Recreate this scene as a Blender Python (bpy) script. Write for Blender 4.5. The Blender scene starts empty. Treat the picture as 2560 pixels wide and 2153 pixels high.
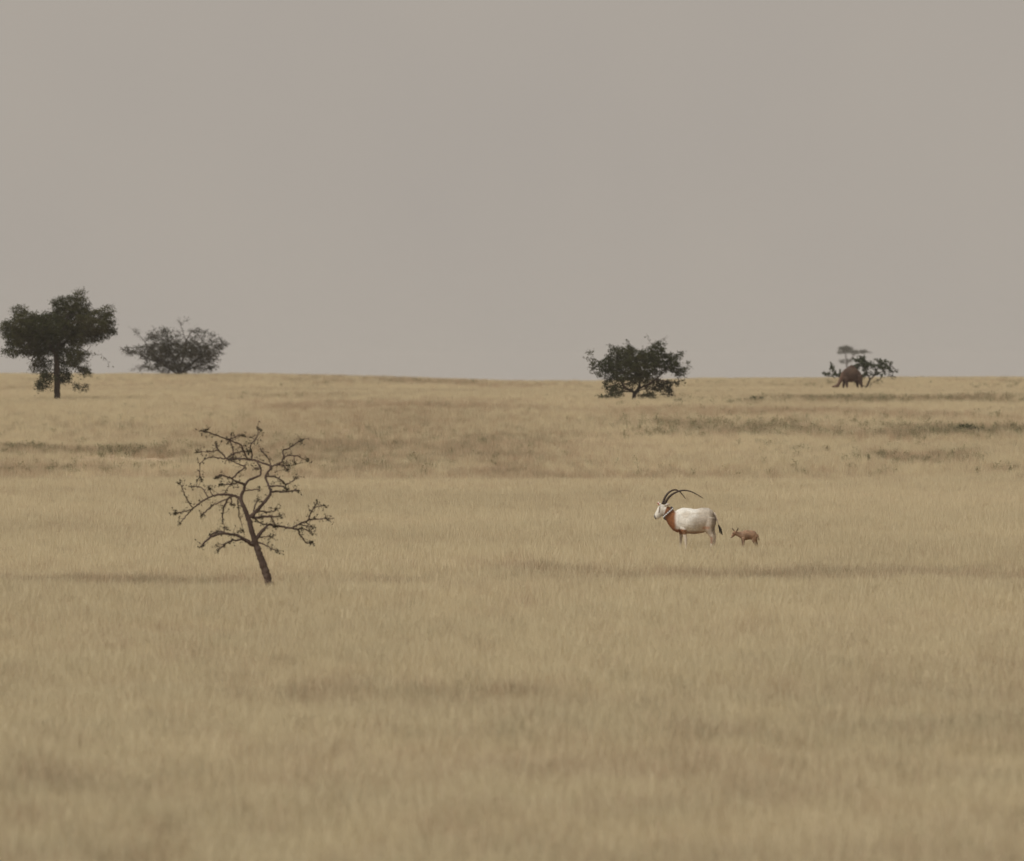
import bpy, math, random
import numpy as np
from mathutils import Vector

# ------------------------------------------------------------------ scene, camera, sky, sun
sc = bpy.context.scene
C = sc.collection
EYE = 4.36            # height of the lens above the plain (m)
FPX = 21000.0         # focal length in pixels of a 2560 px wide frame
HORIZON = 940.0       # row of eye level in that frame

cam_data = bpy.data.cameras.new('camera')
cam = bpy.data.objects.new('camera', cam_data); C.objects.link(cam)
cam.location = (0, 0, EYE); cam.rotation_euler = (math.radians(90), 0, 0)
cam_data.sensor_width = 36.0; cam_data.sensor_fit = 'HORIZONTAL'
cam_data.lens = 36.0 * FPX / 2560.0
cam_data.shift_y = -(1076.5 - HORIZON) / 2560.0
cam_data.clip_start = 0.5; cam_data.clip_end = 12000
cam_data.dof.use_dof = True
cam_data.dof.focus_distance = 240.0
cam_data.dof.aperture_fstop = cam_data.lens / 92.0
sc.camera = cam

SUN_EL, SUN_AZ = math.radians(56), math.radians(-128)   # azimuth from +Y (view direction) clockwise: behind the lens, to the left
world = bpy.data.worlds.new('World'); sc.world = world; world.use_nodes = True
wn = world.node_tree.nodes; wl = world.node_tree.links
bg = wn['Background']
sky = wn.new('ShaderNodeTexSky'); sky.sky_type = 'NISHITA'; sky.sun_disc = False
sky.sun_elevation = SUN_EL; sky.sun_rotation = SUN_AZ
sky.dust_density = 10.0; sky.air_density = 1.0; sky.altitude = 300
hs = wn.new('ShaderNodeHueSaturation'); hs.inputs['Saturation'].default_value = 0.25
wl.new(sky.outputs[0], hs.inputs['Color'])
mx = wn.new('ShaderNodeMix'); mx.data_type = 'RGBA'; mx.inputs[0].default_value = 0.95
wl.new(hs.outputs[0], mx.inputs[6]); # dust veil: even, with only the faintest unevenness
wt = wn.new('ShaderNodeTexCoord'); wz = wn.new('ShaderNodeTexNoise'); wz.inputs['Scale'].default_value = 22; wz.inputs['Detail'].default_value = 3
wl.new(wt.outputs['Generated'], wz.inputs['Vector'])
wr = wn.new('ShaderNodeValToRGB'); wr.color_ramp.elements[0].position = .3; wr.color_ramp.elements[1].position = .7
wr.color_ramp.elements[0].color = (2.25, 2.045, 1.825, 1); wr.color_ramp.elements[1].color = (2.37, 2.145, 1.875, 1)
wl.new(wz.outputs[0], wr.inputs[0]); wl.new(wr.outputs[0], mx.inputs[7])
wl.new(mx.outputs[2], bg.inputs['Color']); bg.inputs['Strength'].default_value = 0.1

sun_data = bpy.data.lights.new('sun', 'SUN'); sun_data.energy = 1.5; sun_data.angle = math.radians(14)
sun_data.color = (1.0, 0.96, 0.90)
sun = bpy.data.objects.new('sun', sun_data); C.objects.link(sun)
sd = Vector((math.sin(SUN_AZ) * math.cos(SUN_EL), math.cos(SUN_AZ) * math.cos(SUN_EL), math.sin(SUN_EL)))
sun.rotation_euler = sd.to_track_quat('Z', 'Y').to_euler()

sc.view_settings.view_transform = 'Standard'; sc.view_settings.look = 'None'
sc.view_settings.exposure = 0.87; sc.view_settings.gamma = 1.0
sc.render.engine = 'CYCLES'
sc.cycles.use_denoising = True
sc.cycles.max_bounces = 6; sc.cycles.diffuse_bounces = 3; sc.cycles.transmission_bounces = 3; sc.cycles.volume_bounces = 0
sc.cycles.transparent_max_bounces = 4

rng = np.random.default_rng(7)
random.seed(7)

# ------------------------------------------------------------------ helpers
def mesh_obj(name, verts, faces, mat, parent=None, smooth=False, link=True):
    me = bpy.data.meshes.new(name)
    me.from_pydata([tuple(map(float, v)) for v in verts], [], [tuple(map(int, f)) for f in faces]); me.update()
    if mat: me.materials.append(mat)
    if smooth: me.polygons.foreach_set('use_smooth', [True] * len(me.polygons))
    o = bpy.data.objects.new(name, me)
    if link: C.objects.link(o)
    if parent: o.parent = parent
    return o

def thing(name, label, cat, loc=(0, 0, 0), rz=0.0, group=None):
    o = bpy.data.objects.new(name, None); C.objects.link(o)
    o.empty_display_size = 0.2
    o.location = loc; o.rotation_euler = (0, 0, rz); o['label'] = label; o['category'] = cat
    if group: o['group'] = group
    return o

def sst(a, b, t):
    t = np.clip((t - a) / (b - a), 0, 1); return t * t * (3 - 2 * t)

_perm = np.random.default_rng(3).random((256, 256))
def vnoise(x, y):
    xi = np.floor(x).astype(int); yi = np.floor(y).astype(int)
    fx = x - xi; fy = y - yi; fx = fx * fx * (3 - 2 * fx); fy = fy * fy * (3 - 2 * fy)
    g = lambda a, b: _perm[a % 256, b % 256]
    return (g(xi, yi) * (1 - fx) + g(xi + 1, yi) * fx) * (1 - fy) + (g(xi, yi + 1) * (1 - fx) + g(xi + 1, yi + 1) * fx) * fy

def fbm(x, y, o=3):
    s = 0; a = 1; t = 0
    for k in range(o):
        s = s + a * vnoise(x * 2 ** k + 17 * k, y * 2 ** k + 5 * k); t += a; a *= 0.55
    return s / t

# ------------------------------------------------------------------ terrain: a plain that rises to a low dune crest
PD = [-400, 0, 300, 325, 345, 380, 420, 455, 485, 540, 590, 625, 660, 720, 900, 1300, 2000, 4000]
PZ = [0, 0, 0, .03, .22, 0.98, 1.85, 2.55, 2.98, 3.05, 3.1, 3.5, 3.80, 3.55, 2.6, 1.6, .8, 0]
_dd = np.arange(-400, 4001, 2.0); _zz = np.interp(_dd, PD, PZ)
_k = np.exp(-0.5 * (np.arange(-12, 13) / 5.0) ** 2); _k /= _k.sum()
_zz = np.convolve(np.pad(_zz, 12, mode='edge'), _k, 'valid')
def H(x, y):
    x = np.asarray(x, float); y = np.asarray(y, float)
    z = np.interp(y, _dd, _zz)
    xs = x * 650 / np.maximum(y, 80)
    lat = np.interp(xs, [-60, -38, -20, -8, -1, 6, 15, 30, 60], [.5, .42, .36, .02, -.22, -.2, .08, .12, .1])
    z = z + lat * sst(560, 650, y) * (1 - sst(800, 1100, y))
    w = sst(300, 400, y)
    g = lambda c, s_: np.exp(-((y - c - .05 * x - 3.2 * np.sin(x / 6.3 + c) - 1.6 * np.sin(x / 2.7)) / s_) ** 2)
    z = z + .09 * g(316, 11) - .14 * g(338, 10) + .07 * g(158, 8) - .07 * g(174, 9) + .05 * g(104, 5) - .05 * g(112, 5)
    return z + (0.05 + 0.06 * w) * (np.sin(y / 11.3 + 0.031 * x + 1.0) * .6 + np.sin(y / 6.1 - 0.06 * x + .4) * .25
                                    + np.sin(x / 9.0 + y / 31.0) * .5) * (1 - sst(900, 1500, y))

def X_of(px, d): return (px - 1280.0) * d / FPX
def Z_of(py, d): return EYE + (HORIZON - py) * d / FPX

# ------------------------------------------------------------------ materials
def new_mat(name):
    m = bpy.data.materials.new(name); m.use_nodes = True
    nt = m.node_tree; nt.nodes.clear()
    out = nt.nodes.new('ShaderNodeOutputMaterial')
    return m, nt, out

def ramp(nt, stops):
    r = nt.nodes.new('ShaderNodeValToRGB'); e = r.color_ramp.elements
    e[0].position = stops[0][0]; e[0].color = (*stops[0][1], 1)
    e[1].position = stops[-1][0]; e[1].color = (*stops[-1][1], 1)
    for p, c in stops[1:-1]:
        n = e.new(p); n.color = (*c, 1)
    return r

def leaf_mat(name, cols, trans=0.3, rough=0.8, scale=(0.05, 0.02), attr_scale=1.0):
    """dry or green blades: colour varies from plant to plant and in broad patches over the ground"""
    m, nt, out = new_mat(name); N = nt.nodes; L = nt.links
    oi = N.new('ShaderNodeObjectInfo')
    geo = N.new('ShaderNodeNewGeometry')
    mp = N.new('ShaderNodeMapping'); mp.inputs['Scale'].default_value = (scale[0], scale[1], 0.0)
    L.new(geo.outputs['Position'], mp.inputs['Vector'])
    nz = N.new('ShaderNodeTexNoise'); nz.inputs['Scale'].default_value = 1.0; nz.inputs['Detail'].default_value = 3
    L.new(mp.outputs[0], nz.inputs['Vector'])
    a = N.new('ShaderNodeMath'); a.operation = 'MULTIPLY_ADD'; a.inputs[1].default_value = 0.34; a.inputs[2].default_value = -0.17
    L.new(oi.outputs['Random'], a.inputs[0])
    b = N.new('ShaderNodeMath'); b.operation = 'ADD'; L.new(a.outputs[0], b.inputs[0]); L.new(nz.outputs[0], b.inputs[1])
    r = ramp(nt, cols); L.new(b.outputs[0], r.inputs[0])
    df = N.new('ShaderNodeBsdfDiffuse'); tr = N.new('ShaderNodeBsdfTranslucent'); ms = N.new('ShaderNodeMixShader')
    L.new(r.outputs[0], df.inputs[0]); L.new(r.outputs[0], tr.inputs[0])
    ms.inputs[0].default_value = trans
    L.new(df.outputs[0], ms.inputs[1]); L.new(tr.outputs[0], ms.inputs[2]); L.new(ms.outputs[0], out.inputs[0])
    return m

def rough_mat(name, cols, scale=6.0, rough=0.9, detail=5, bump=0.3, stretch=(1, 1, 1)):
    m, nt, out = new_mat(name); N = nt.nodes; L = nt.links
    tc = N.new('ShaderNodeTexCoord'); mp = N.new('ShaderNodeMapping'); mp.inputs['Scale'].default_value = stretch
    L.new(tc.outputs['Object'], mp.inputs[0])
    nz = N.new('ShaderNodeTexNoise'); nz.inputs['Scale'].default_value = scale; nz.inputs['Detail'].default_value = detail
    L.new(mp.outputs[0], nz.inputs['Vector'])
    r = ramp(nt, cols); L.new(nz.outputs[0], r.inputs[0])
    p = N.new('ShaderNodeBsdfPrincipled'); p.inputs['Roughness'].default_value = rough
    p.inputs['Specular IOR Level'].default_value = 0.25
    L.new(r.outputs[0], p.inputs['Base Color'])
    bp = N.new('ShaderNodeBump'); bp.inputs['Strength'].default_value = bump; bp.inputs['Distance'].default_value = 0.02
    L.new(nz.outputs[0], bp.inputs['Height']); L.new(bp.outputs[0], p.inputs['Normal'])
    L.new(p.outputs[0], out.inputs[0])
    return m

def fur_mat(name, rough=0.75):
    """coat colours come from a colour attribute; a fine noise breaks them up"""
    m, nt, out = new_mat(name); N = nt.nodes; L = nt.links
    at = N.new('ShaderNodeAttribute'); at.attribute_name = 'coat'
    tc = N.new('ShaderNodeTexCoord')
    nz = N.new('ShaderNodeTexNoise'); nz.inputs['Scale'].default_value = 26; nz.inputs['Detail'].default_value = 4
    L.new(tc.outputs['Object'], nz.inputs['Vector'])
    mr = N.new('ShaderNodeMapRange'); mr.inputs[1].default_value = 0.3; mr.inputs[2].default_value = 0.7
    mr.inputs[3].default_value = 0.8; mr.inputs[4].default_value = 1.12
    L.new(nz.outputs[0], mr.inputs[0])
    mu = N.new('ShaderNodeMix'); mu.data_type = 'RGBA'; mu.blend_type = 'MULTIPLY'; mu.inputs[0].default_value = 1
    L.new(at.outputs['Color'], mu.inputs[6]); L.new(mr.outputs[0], mu.inputs[7])
    p = N.new('ShaderNodeBsdfPrincipled'); p.inputs['Roughness'].default_value = rough
    p.inputs['Specular IOR Level'].default_value = 0.15
    L.new(mu.outputs[2], p.inputs['Base Color'])
    L.new(p.outputs[0], out.inputs[0])
    return m

M_ground = rough_mat('sandy_soil', [(0.3, (.34, .245, .16)), (0.55, (.42, .31, .205)), (0.75, (.47, .36, .25))], 0.35, 0.95, 8, 0.2)
M_straw = leaf_mat('straw_grass', [(0.12, (.485, .41, .278)), (0.42, (.618, .548, .378)), (0.65, (.672, .596, .412)), (0.88, (.62, .526, .373))], 0.3)
M_russet = leaf_mat('russet_grass', [(0.2, (.42, .32, .218)), (0.5, (.49, .39, .268)), (0.85, (.54, .435, .302))], 0.25)
M_green = leaf_mat('weed_green', [(0.2, (.27, .235, .155)), (0.5, (.345, .30, .20)), (0.85, (.42, .37, .25))], 0.25)
M_weed = leaf_mat('weed_leafy', [(0.2, (.16, .155, .085)), (0.5, (.225, .21, .12)), (0.85, (.31, .28, .17))], 0.25)
M_bark = rough_mat('acacia_bark', [(0.3, (.034, .025, .019)), (0.6, (.058, .043, .032)), (0.8, (.09, .07, .055))], 5, 0.95, 6, 0.6, (1, 1, .3))
M_bark_dead = rough_mat('weathered_bark', [(0.3, (.050, .033, .025)), (0.55, (.082, .056, .043)), (0.8, (.14, .112, .098))], 7, 0.95, 6, 0.6, (1, 1, .35))
M_leaf = leaf_mat('acacia_leaf', [(0.2, (.028, .033, .014)), (0.5, (.045, .050, .020)), (0.8, (.075, .072, .032))], 0.2, scale=(.6, .6))
M_leaf2 = leaf_mat('thorn_leaf', [(0.2, (.034, .033, .018)), (0.5, (.052, .049, .029)), (0.8, (.08, .071, .045))], 0.2, scale=(.6, .6))
M_leaf3 = leaf_mat('broad_leaf', [(0.2, (.034, .045, .022)), (0.5, (.055, .068, .034)), (0.8, (.085, .095, .05))], 0.2, scale=(.6, .6))
M_fur = fur_mat('coat')
M_horn = rough_mat('horn', [(0.3, (.030, .020, .015)), (0.7, (.065, .042, .030))], 18, 0.5, 3, 0.4, (1, 1, 4))
M_dark = rough_mat('dark_hair', [(0.3, (.025, .020, .017)), (0.7, (.05, .04, .033))], 20, 0.8)
M_strap = rough_mat('collar_strap', [(0.3, (.05, .05, .055)), (0.7, (.09, .09, .095))], 20, 0.6)
M_tagw = rough_mat('white_tag', [(0.3, (.72, .72, .72)), (0.7, (.82, .82, .82))], 20, 0.5)
M_tagr = rough_mat('red_tag', [(0.3, (.42, .07, .06)), (0.7, (.5, .1, .08))], 20, 0.5)
M_eye = rough_mat('eye', [(0.3, (.01, .008, .006)), (0.7, (.02, .015, .01))], 20, 0.2)

# ------------------------------------------------------------------ ground sheet
ys = np.concatenate([np.arange(-300, 40, 20), np.arange(40, 760, 2.5), np.arange(760, 1500, 20), np.arange(1500, 3501, 100)])
xs = np.concatenate([np.arange(-1600, -120, 80), np.arange(-120, 121, 3), np.arange(200, 1601, 80)])
GX, GY = np.meshgrid(xs, ys)
GZ = H(GX, GY)
nx = len(xs); ny = len(ys)
gv = np.stack([GX.ravel(), GY.ravel(), GZ.ravel()], 1)
ii = np.arange(nx * ny).reshape(ny, nx)
gf = np.stack([ii[:-1, :-1].ravel(), ii[:-1, 1:].ravel(), ii[1:, 1:].ravel(), ii[1:, :-1].ravel()], 1)
ground = mesh_obj('ground', gv, gf, M_ground, smooth=True)
ground['kind'] = 'structure'

# ------------------------------------------------------------------ grass
def blade_mesh(name, mat, n, rad, hmin, hmax, width, lean, seg=2, leafy=0.0, seed=0):
    r = np.random.default_rng(seed); V = []; Fc = []
    for i in range(n):
        a = r.uniform(0, 2 * np.pi); q = rad * math.sqrt(r.random())
        bx, by = q * math.cos(a), q * math.sin(a)
        h = r.uniform(hmin, hmax); la = r.uniform(0, 2 * np.pi); ln = lean * r.uniform(.2, 1) * h
        ta = r.uniform(0, np.pi); w = width * r.uniform(.7, 1.3)
        k = len(V)
        for s in range(seg + 1):
            t = s / seg
            cx = bx + ln * t * t * math.cos(la) + q * .5 * t * math.cos(a); cy = by + ln * t * t * math.sin(la) + q * .5 * t * math.sin(a)
            ww = w * (1 - .75 * t)
            V += [(cx - ww * math.cos(ta), cy - ww * math.sin(ta), h * t), (cx + ww * math.cos(ta), cy + ww * math.sin(ta), h * t)]
            if s: Fc.append((k + 2 * s - 2, k + 2 * s - 1, k + 2 * s + 1, k + 2 * s))
        if r.random() < leafy:
            for j in range(5):
                t = r.uniform(.3, 1.0); s = r.uniform(.025, .05)
                c = np.array([bx + ln * t * t * math.cos(la), by + ln * t * t * math.sin(la), h * t]) + r.normal(0, .02, 3)
                u = r.normal(0, 1, 3); u /= np.linalg.norm(u); v = np.cross(u, r.normal(0, 1, 3)); v /= np.linalg.norm(v)
                k = len(V); V += list(map(tuple, [c - u * s, c + v * s * .5, c + u * s, c - v * s * .5])); Fc.append((k, k + 1, k + 2, k + 3))
    return mesh_obj(name, V, Fc, mat, link=False)

def tuft_collection(name, objs):
    c = bpy.data.collections.new(name)
    for o in objs: c.objects.link(o)
    return c

def scatter(name, pts, scl, coll, label, cat):
    me = bpy.data.meshes.new(name)
    me.vertices.add(len(pts)); me.vertices.foreach_set('co', np.asarray(pts, np.float32).ravel())
    at = me.attributes.new('tuft_scale', 'FLOAT', 'POINT'); at.data.foreach_set('value', np.asarray(scl, np.float32))
    me.update()
    o = bpy.data.objects.new(name, me); C.objects.link(o)
    o['kind'] = 'stuff'; o['label'] = label; o['category'] = cat
    ng = bpy.data.node_groups.new(name, 'GeometryNodeTree')
    ng.interface.new_socket('Geometry', in_out='INPUT', socket_type='NodeSocketGeometry')
    ng.interface.new_socket('Geometry', in_out='OUTPUT', socket_type='NodeSocketGeometry')
    N = ng.nodes; L = ng.links
    gi = N.new('NodeGroupInput'); go = N.new('NodeGroupOutput')
    ci = N.new('GeometryNodeCollectionInfo'); ci.inputs['Collection'].default_value = coll
    ci.inputs['Separate Children'].default_value = True; ci.inputs['Reset Children'].default_value = True
    ip = N.new('GeometryNodeInstanceOnPoints'); ip.inputs['Pick Instance'].default_value = True
    ri = N.new('FunctionNodeRandomValue'); ri.data_type = 'INT'; ri.inputs[4].default_value = 0; ri.inputs[5].default_value = len(coll.objects) - 1
    rv = N.new('FunctionNodeRandomValue'); rv.data_type = 'FLOAT_VECTOR'
    rv.inputs[0].default_value = (-.12, -.12, 0); rv.inputs[1].default_value = (.12, .12, 6.283)
    na = N.new('GeometryNodeInputNamedAttribute'); na.data_type = 'FLOAT'; na.inputs[0].default_value = 'tuft_scale'
    L.new(gi.outputs[0], ip.inputs['Points']); L.new(ci.outputs[0], ip.inputs['Instance'])
    L.new(ri.outputs[2], ip.inputs['Instance Index']); L.new(rv.outputs[0], ip.inputs['Rotation'])
    L.new(na.outputs[0], ip.inputs['Scale']); L.new(ip.outputs[0], go.inputs[0])
    md = o.modifiers.new('scatter', 'NODES'); md.node_group = ng
    return o

# sample the field
dg = np.arange(58, 730, 1.0)
dens = np.interp(dg, [58, 90, 150, 300, 420, 730], [21, 17, 10, 6, 4.5, 3])
halfw = 0.061 * dg * 1.3 + 4
cnt = dens * 2 * halfw
cdf = np.cumsum(cnt); NT = int(cdf[-1])
u = rng.random(NT) * cdf[-1]
pd = np.interp(u, cdf, dg) + rng.uniform(-.5, .5, NT)
px = rng.uniform(-1, 1, NT) * (0.061 * pd * 1.3 + 4)

# patches of russet and green growth on the ground: centre row distance, half depth, x range at that distance, strengths
# (d0, d1, x0, x1 [frame px at that distance], green, russet, bare, tall)
PATCH = [
    (369, 383, -120, 480, .42, .42, 0, .05),
    (359, 369, 160, 490, 0, 0, 1.0, 0),
    (438, 478, 380, 1330, .12, .6, 0, 0),
    (620, 660, 700, 1480, .22, .35, 0, .1),
    (468, 492, 1840, 2700, .50, .10, 0, .15),
    (470, 500, 520, 900, .2, .2, 0, .0),
    (396, 424, 1560, 2130, .42, .22, 0, .15),
    (392, 420, 2120, 2750, .45, .25, 0, .2),
    (389, 394, 2150, 2750, .0, .1, .7, 0),
    (352, 372, 2160, 2460, .30, .40, 0, .0),
    (322, 334, -100, 1560, .14, .18, 0, .0),
    (322, 332, 1560, 2700, .10, .14, 0, .0),
    (166, 184, 1130, 2760, .42, .50, 0, .12),
    (170, 186, 1210, 1430, .45, .25, 0, .34),
    (163, 176, -200, 760, .55, .45, 0, .08),
    (164, 177, 740, 1180, .35, .40, 0, .05),
    (106, 116, 700, 1420, .10, .32, 0, .0),
    (108, 114, 1240, 1370, .30, .2, 0, .1),
    (107, 114, 715, 800, .26, .2, 0, .1),
    (222, 232, -100, 290, .22, .25, 0, .0),
    (69, 77, 250, 450, .55, .2, 0, .0),
    (70, 82, 1000, 1250, .16, .3, 0, .0),
    (78, 90, 1600, 2100, .05, .35, 0, .0),
    (64, 73, 1400, 2600, .25, .4, 0, .0),
    (82, 88, -50, 220, .1, .35, 0, .0),
    (340, 420, 560, 1600, .10, .10, 0, .0),
    (332, 352, -200, 2760, .14, .26, 0, .0),
    (352, 402, 450, 1560, .28, .18, 0, .0),
    (350, 366, -200, 460, .04, .14, 0, .0),
    (180, 199, 1560, 2010, .0, .05, 0, .12),
    (425, 455, 1300, 2700, .06, .34, 0, .0),
    (560, 615, -200, 700, .05, .12, 0, .0),
]
prog = np.zeros(NT); prus = np.zeros(NT); bare = np.zeros(NT); tall = np.zeros(NT)
n1 = fbm(px / 9 + 40, pd / 22 + 9, 4); n2 = fbm(px / 5 + 90, pd / 14 + 70, 4); n3 = fbm(px / 1.6 + 9, pd / 3.0 + 21, 3); n4 = fbm(px / .55 + 31, pd / 2.2 + 77, 3)
far_ = sst(320, 360, pd); nearw = 1 - sst(80, 125, pd)
prus += 0.06 + 0.05 * far_ + 0.26 * sst(.46, .72, n1) * (.45 + .55 * np.maximum(far_, nearw)); prog += 0.008 + 0.22 * sst(.50, .78, n2) * (.12 + .75 * np.maximum(far_, nearw)); n4w = sst(.52, .75, n4) * (1 - sst(90, 170, pd)); prog += .13 * n4w; prus += .16 * n4w + .04 * nearw
wob = (fbm(px / 6 + 3, pd / 16 + 55, 3) - .5)
for d0, d1, a, b, g, r, br, tl in PATCH:
    dm = (d0 + d1) / 2; hd = (d1 - d0) / 2
    x0, x1 = X_of(a, dm), X_of(b, dm)
    e = np.maximum(np.abs(pd - dm) / hd, np.abs(px - (x0 + x1) / 2) / ((x1 - x0) / 2)) + wob * 1.1
    w = 1 - sst(.30, 1.2, e); soft = .7 if dm < 335 else 1.12
    m = w * (0.55 + .75 * sst(.3, .66, n3))
    prog += g * m * soft; prus += r * m * soft; bare = np.maximum(bare, br * w); tall = np.maximum(tall, tl * w)
roll = rng.random(NT)
# trampled or bare rings round the trunks
def near(x, y, r): return (px - x) ** 2 + ((pd - y) * .6) ** 2 < r * r
CT = (X_of(1584, 480), 480.0)
keep = rng.random(NT) > bare
keep &= ~(near(CT[0], CT[1] - 1.5, 2.3) & (rng.random(NT) < .75))
hgt = 0.78 + .30 * (n4 - .5) * (1 - sst(110, 200, pd)) + 0.4 * fbm(px / 3 + 8, pd / 7 + 33, 3) + tall + rng.normal(0, .10, NT) + .22 * sst(610, 650, pd) * rng.random(NT)
isg = keep & (roll < prog); isr = keep & ~isg & (roll < prog + prus); iss = keep & ~isg & ~isr
pz = H(px, pd) - 0.02
P3 = np.stack([px, pd, pz], 1)
straw = tuft_collection('straw_tufts', [blade_mesh('straw_tuft', M_straw, 70, .20, .20, .42, .0030, .30, seed=10 + i) for i in range(6)])
russ = tuft_collection('russet_tufts', [blade_mesh('russet_tuft', M_russet, 52, .17, .18, .42, .0038, .32, seed=30 + i) for i in range(5)])
weed = tuft_collection('weed_tufts', [blade_mesh('weed_tuft', M_green, 52, .18, .16, .40, .0038, .34, seed=50 + i) for i in range(5)])
leafy = tuft_collection('leafy_tufts', [blade_mesh('leafy_tuft', M_weed, 22, .14, .18, .42, .007, .4, leafy=.3, seed=70 + i) for i in range(5)])
scatter('dry_grass', P3[iss], hgt[iss], straw, 'pale straw coloured dry grass covering the plain and the slope', 'grass')
scatter('russet_grass', P3[isr], hgt[isr], russ, 'reddish brown dry grass mixed into the straw coloured field', 'grass')
lf = isg & (pd > 345) & (rng.random(NT) < np.where((px > X_of(1540, 1) * pd) | ((px < X_of(480, 1) * pd) & (pd < 390)), .5, .08)); bl = isg & ~lf
scatter('grey_green_grass', P3[bl], hgt[bl], weed, 'dull grey green grass in streaks on the plain', 'grass')
scatter('green_weeds', P3[lf], hgt[lf] * 1.02, leafy, 'low leafy green weeds in bands across the far slope', 'weeds')

# ------------------------------------------------------------------ tubes and branching
def tube_rings(pts, rad, seg, V, Fc, cap=True):
    pts = np.asarray(pts, float); n = len(pts)
    k0 = len(V); ref = np.array([.37, .91, .18])
    for i in range(n):
        t = pts[min(i + 1, n - 1)] - pts[max(i - 1, 0)]; t = t / (np.linalg.norm(t) + 1e-9)
        a = np.cross(t, ref); a /= np.linalg.norm(a) + 1e-9; b = np.cross(t, a)
        for j in range(seg):
            w = 2 * np.pi * j / seg
            V.append(pts[i] + rad[i] * (math.cos(w) * a + math.sin(w) * b))
    for i in range(n - 1):
        for j in range(seg):
            p = k0 + i * seg + j; q = k0 + i * seg + (j + 1) % seg
            Fc.append((p, q, q + seg, p + seg))
    if cap:
        Fc.append(tuple(k0 + j for j in range(seg))[::-1]); Fc.append(tuple(k0 + (n - 1) * seg + j for j in range(seg)))

def leaf_quads(cent, size, r, asp=.5):
    n = len(cent)
    u = r.normal(0, 1, (n, 3)); u /= np.linalg.norm(u, axis=1)[:, None]
    v = np.cross(u, r.normal(0, 1, (n, 3))); v /= np.linalg.norm(v, axis=1)[:, None]
    s = (size * r.uniform(.6, 1.35, n))[:, None]
    V = np.stack([cent - u * s, cent + v * s * asp, cent + u * s, cent - v * s * asp], 1).reshape(-1, 3)
    F = np.arange(4 * n).reshape(n, 4)
    return V, F

def colonise(attr, nodes, parent, step, infl, kill, iters=140, droop=0.0, r=None):
    nodes = [np.array(p, float) for p in nodes]; parent = list(parent)
    A = np.array(attr); best = np.full(len(A), 1e9); bi = np.zeros(len(A), int)
    def upd(idx):
        for i in idx:
            dd = np.linalg.norm(A - nodes[i], axis=1); m = dd < best; best[m] = dd[m]; bi[m] = i
    upd(range(len(nodes)))
    alive = np.ones(len(A), bool)
    for it in range(iters):
        act = alive & (best < infl)
        if not act.any():
            if not alive.any(): break
            act = alive & (best <= best[alive].min() + step)
        new = []
        for i in np.unique(bi[act]):
            v = A[act & (bi == i)] - nodes[i]
            dvec = (v / (np.linalg.norm(v, axis=1)[:, None] + 1e-9)).mean(0) + r.normal(0, .22, 3)
            dvec[2] -= droop
            dvec /= np.linalg.norm(dvec) + 1e-9
            nodes.append(nodes[i] + dvec * step); parent.append(i); new.append(len(nodes) - 1)
        upd(new)
        alive &= best > kill
        if len(nodes) > 8500: break
    return np.array(nodes), np.array(parent)

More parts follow.
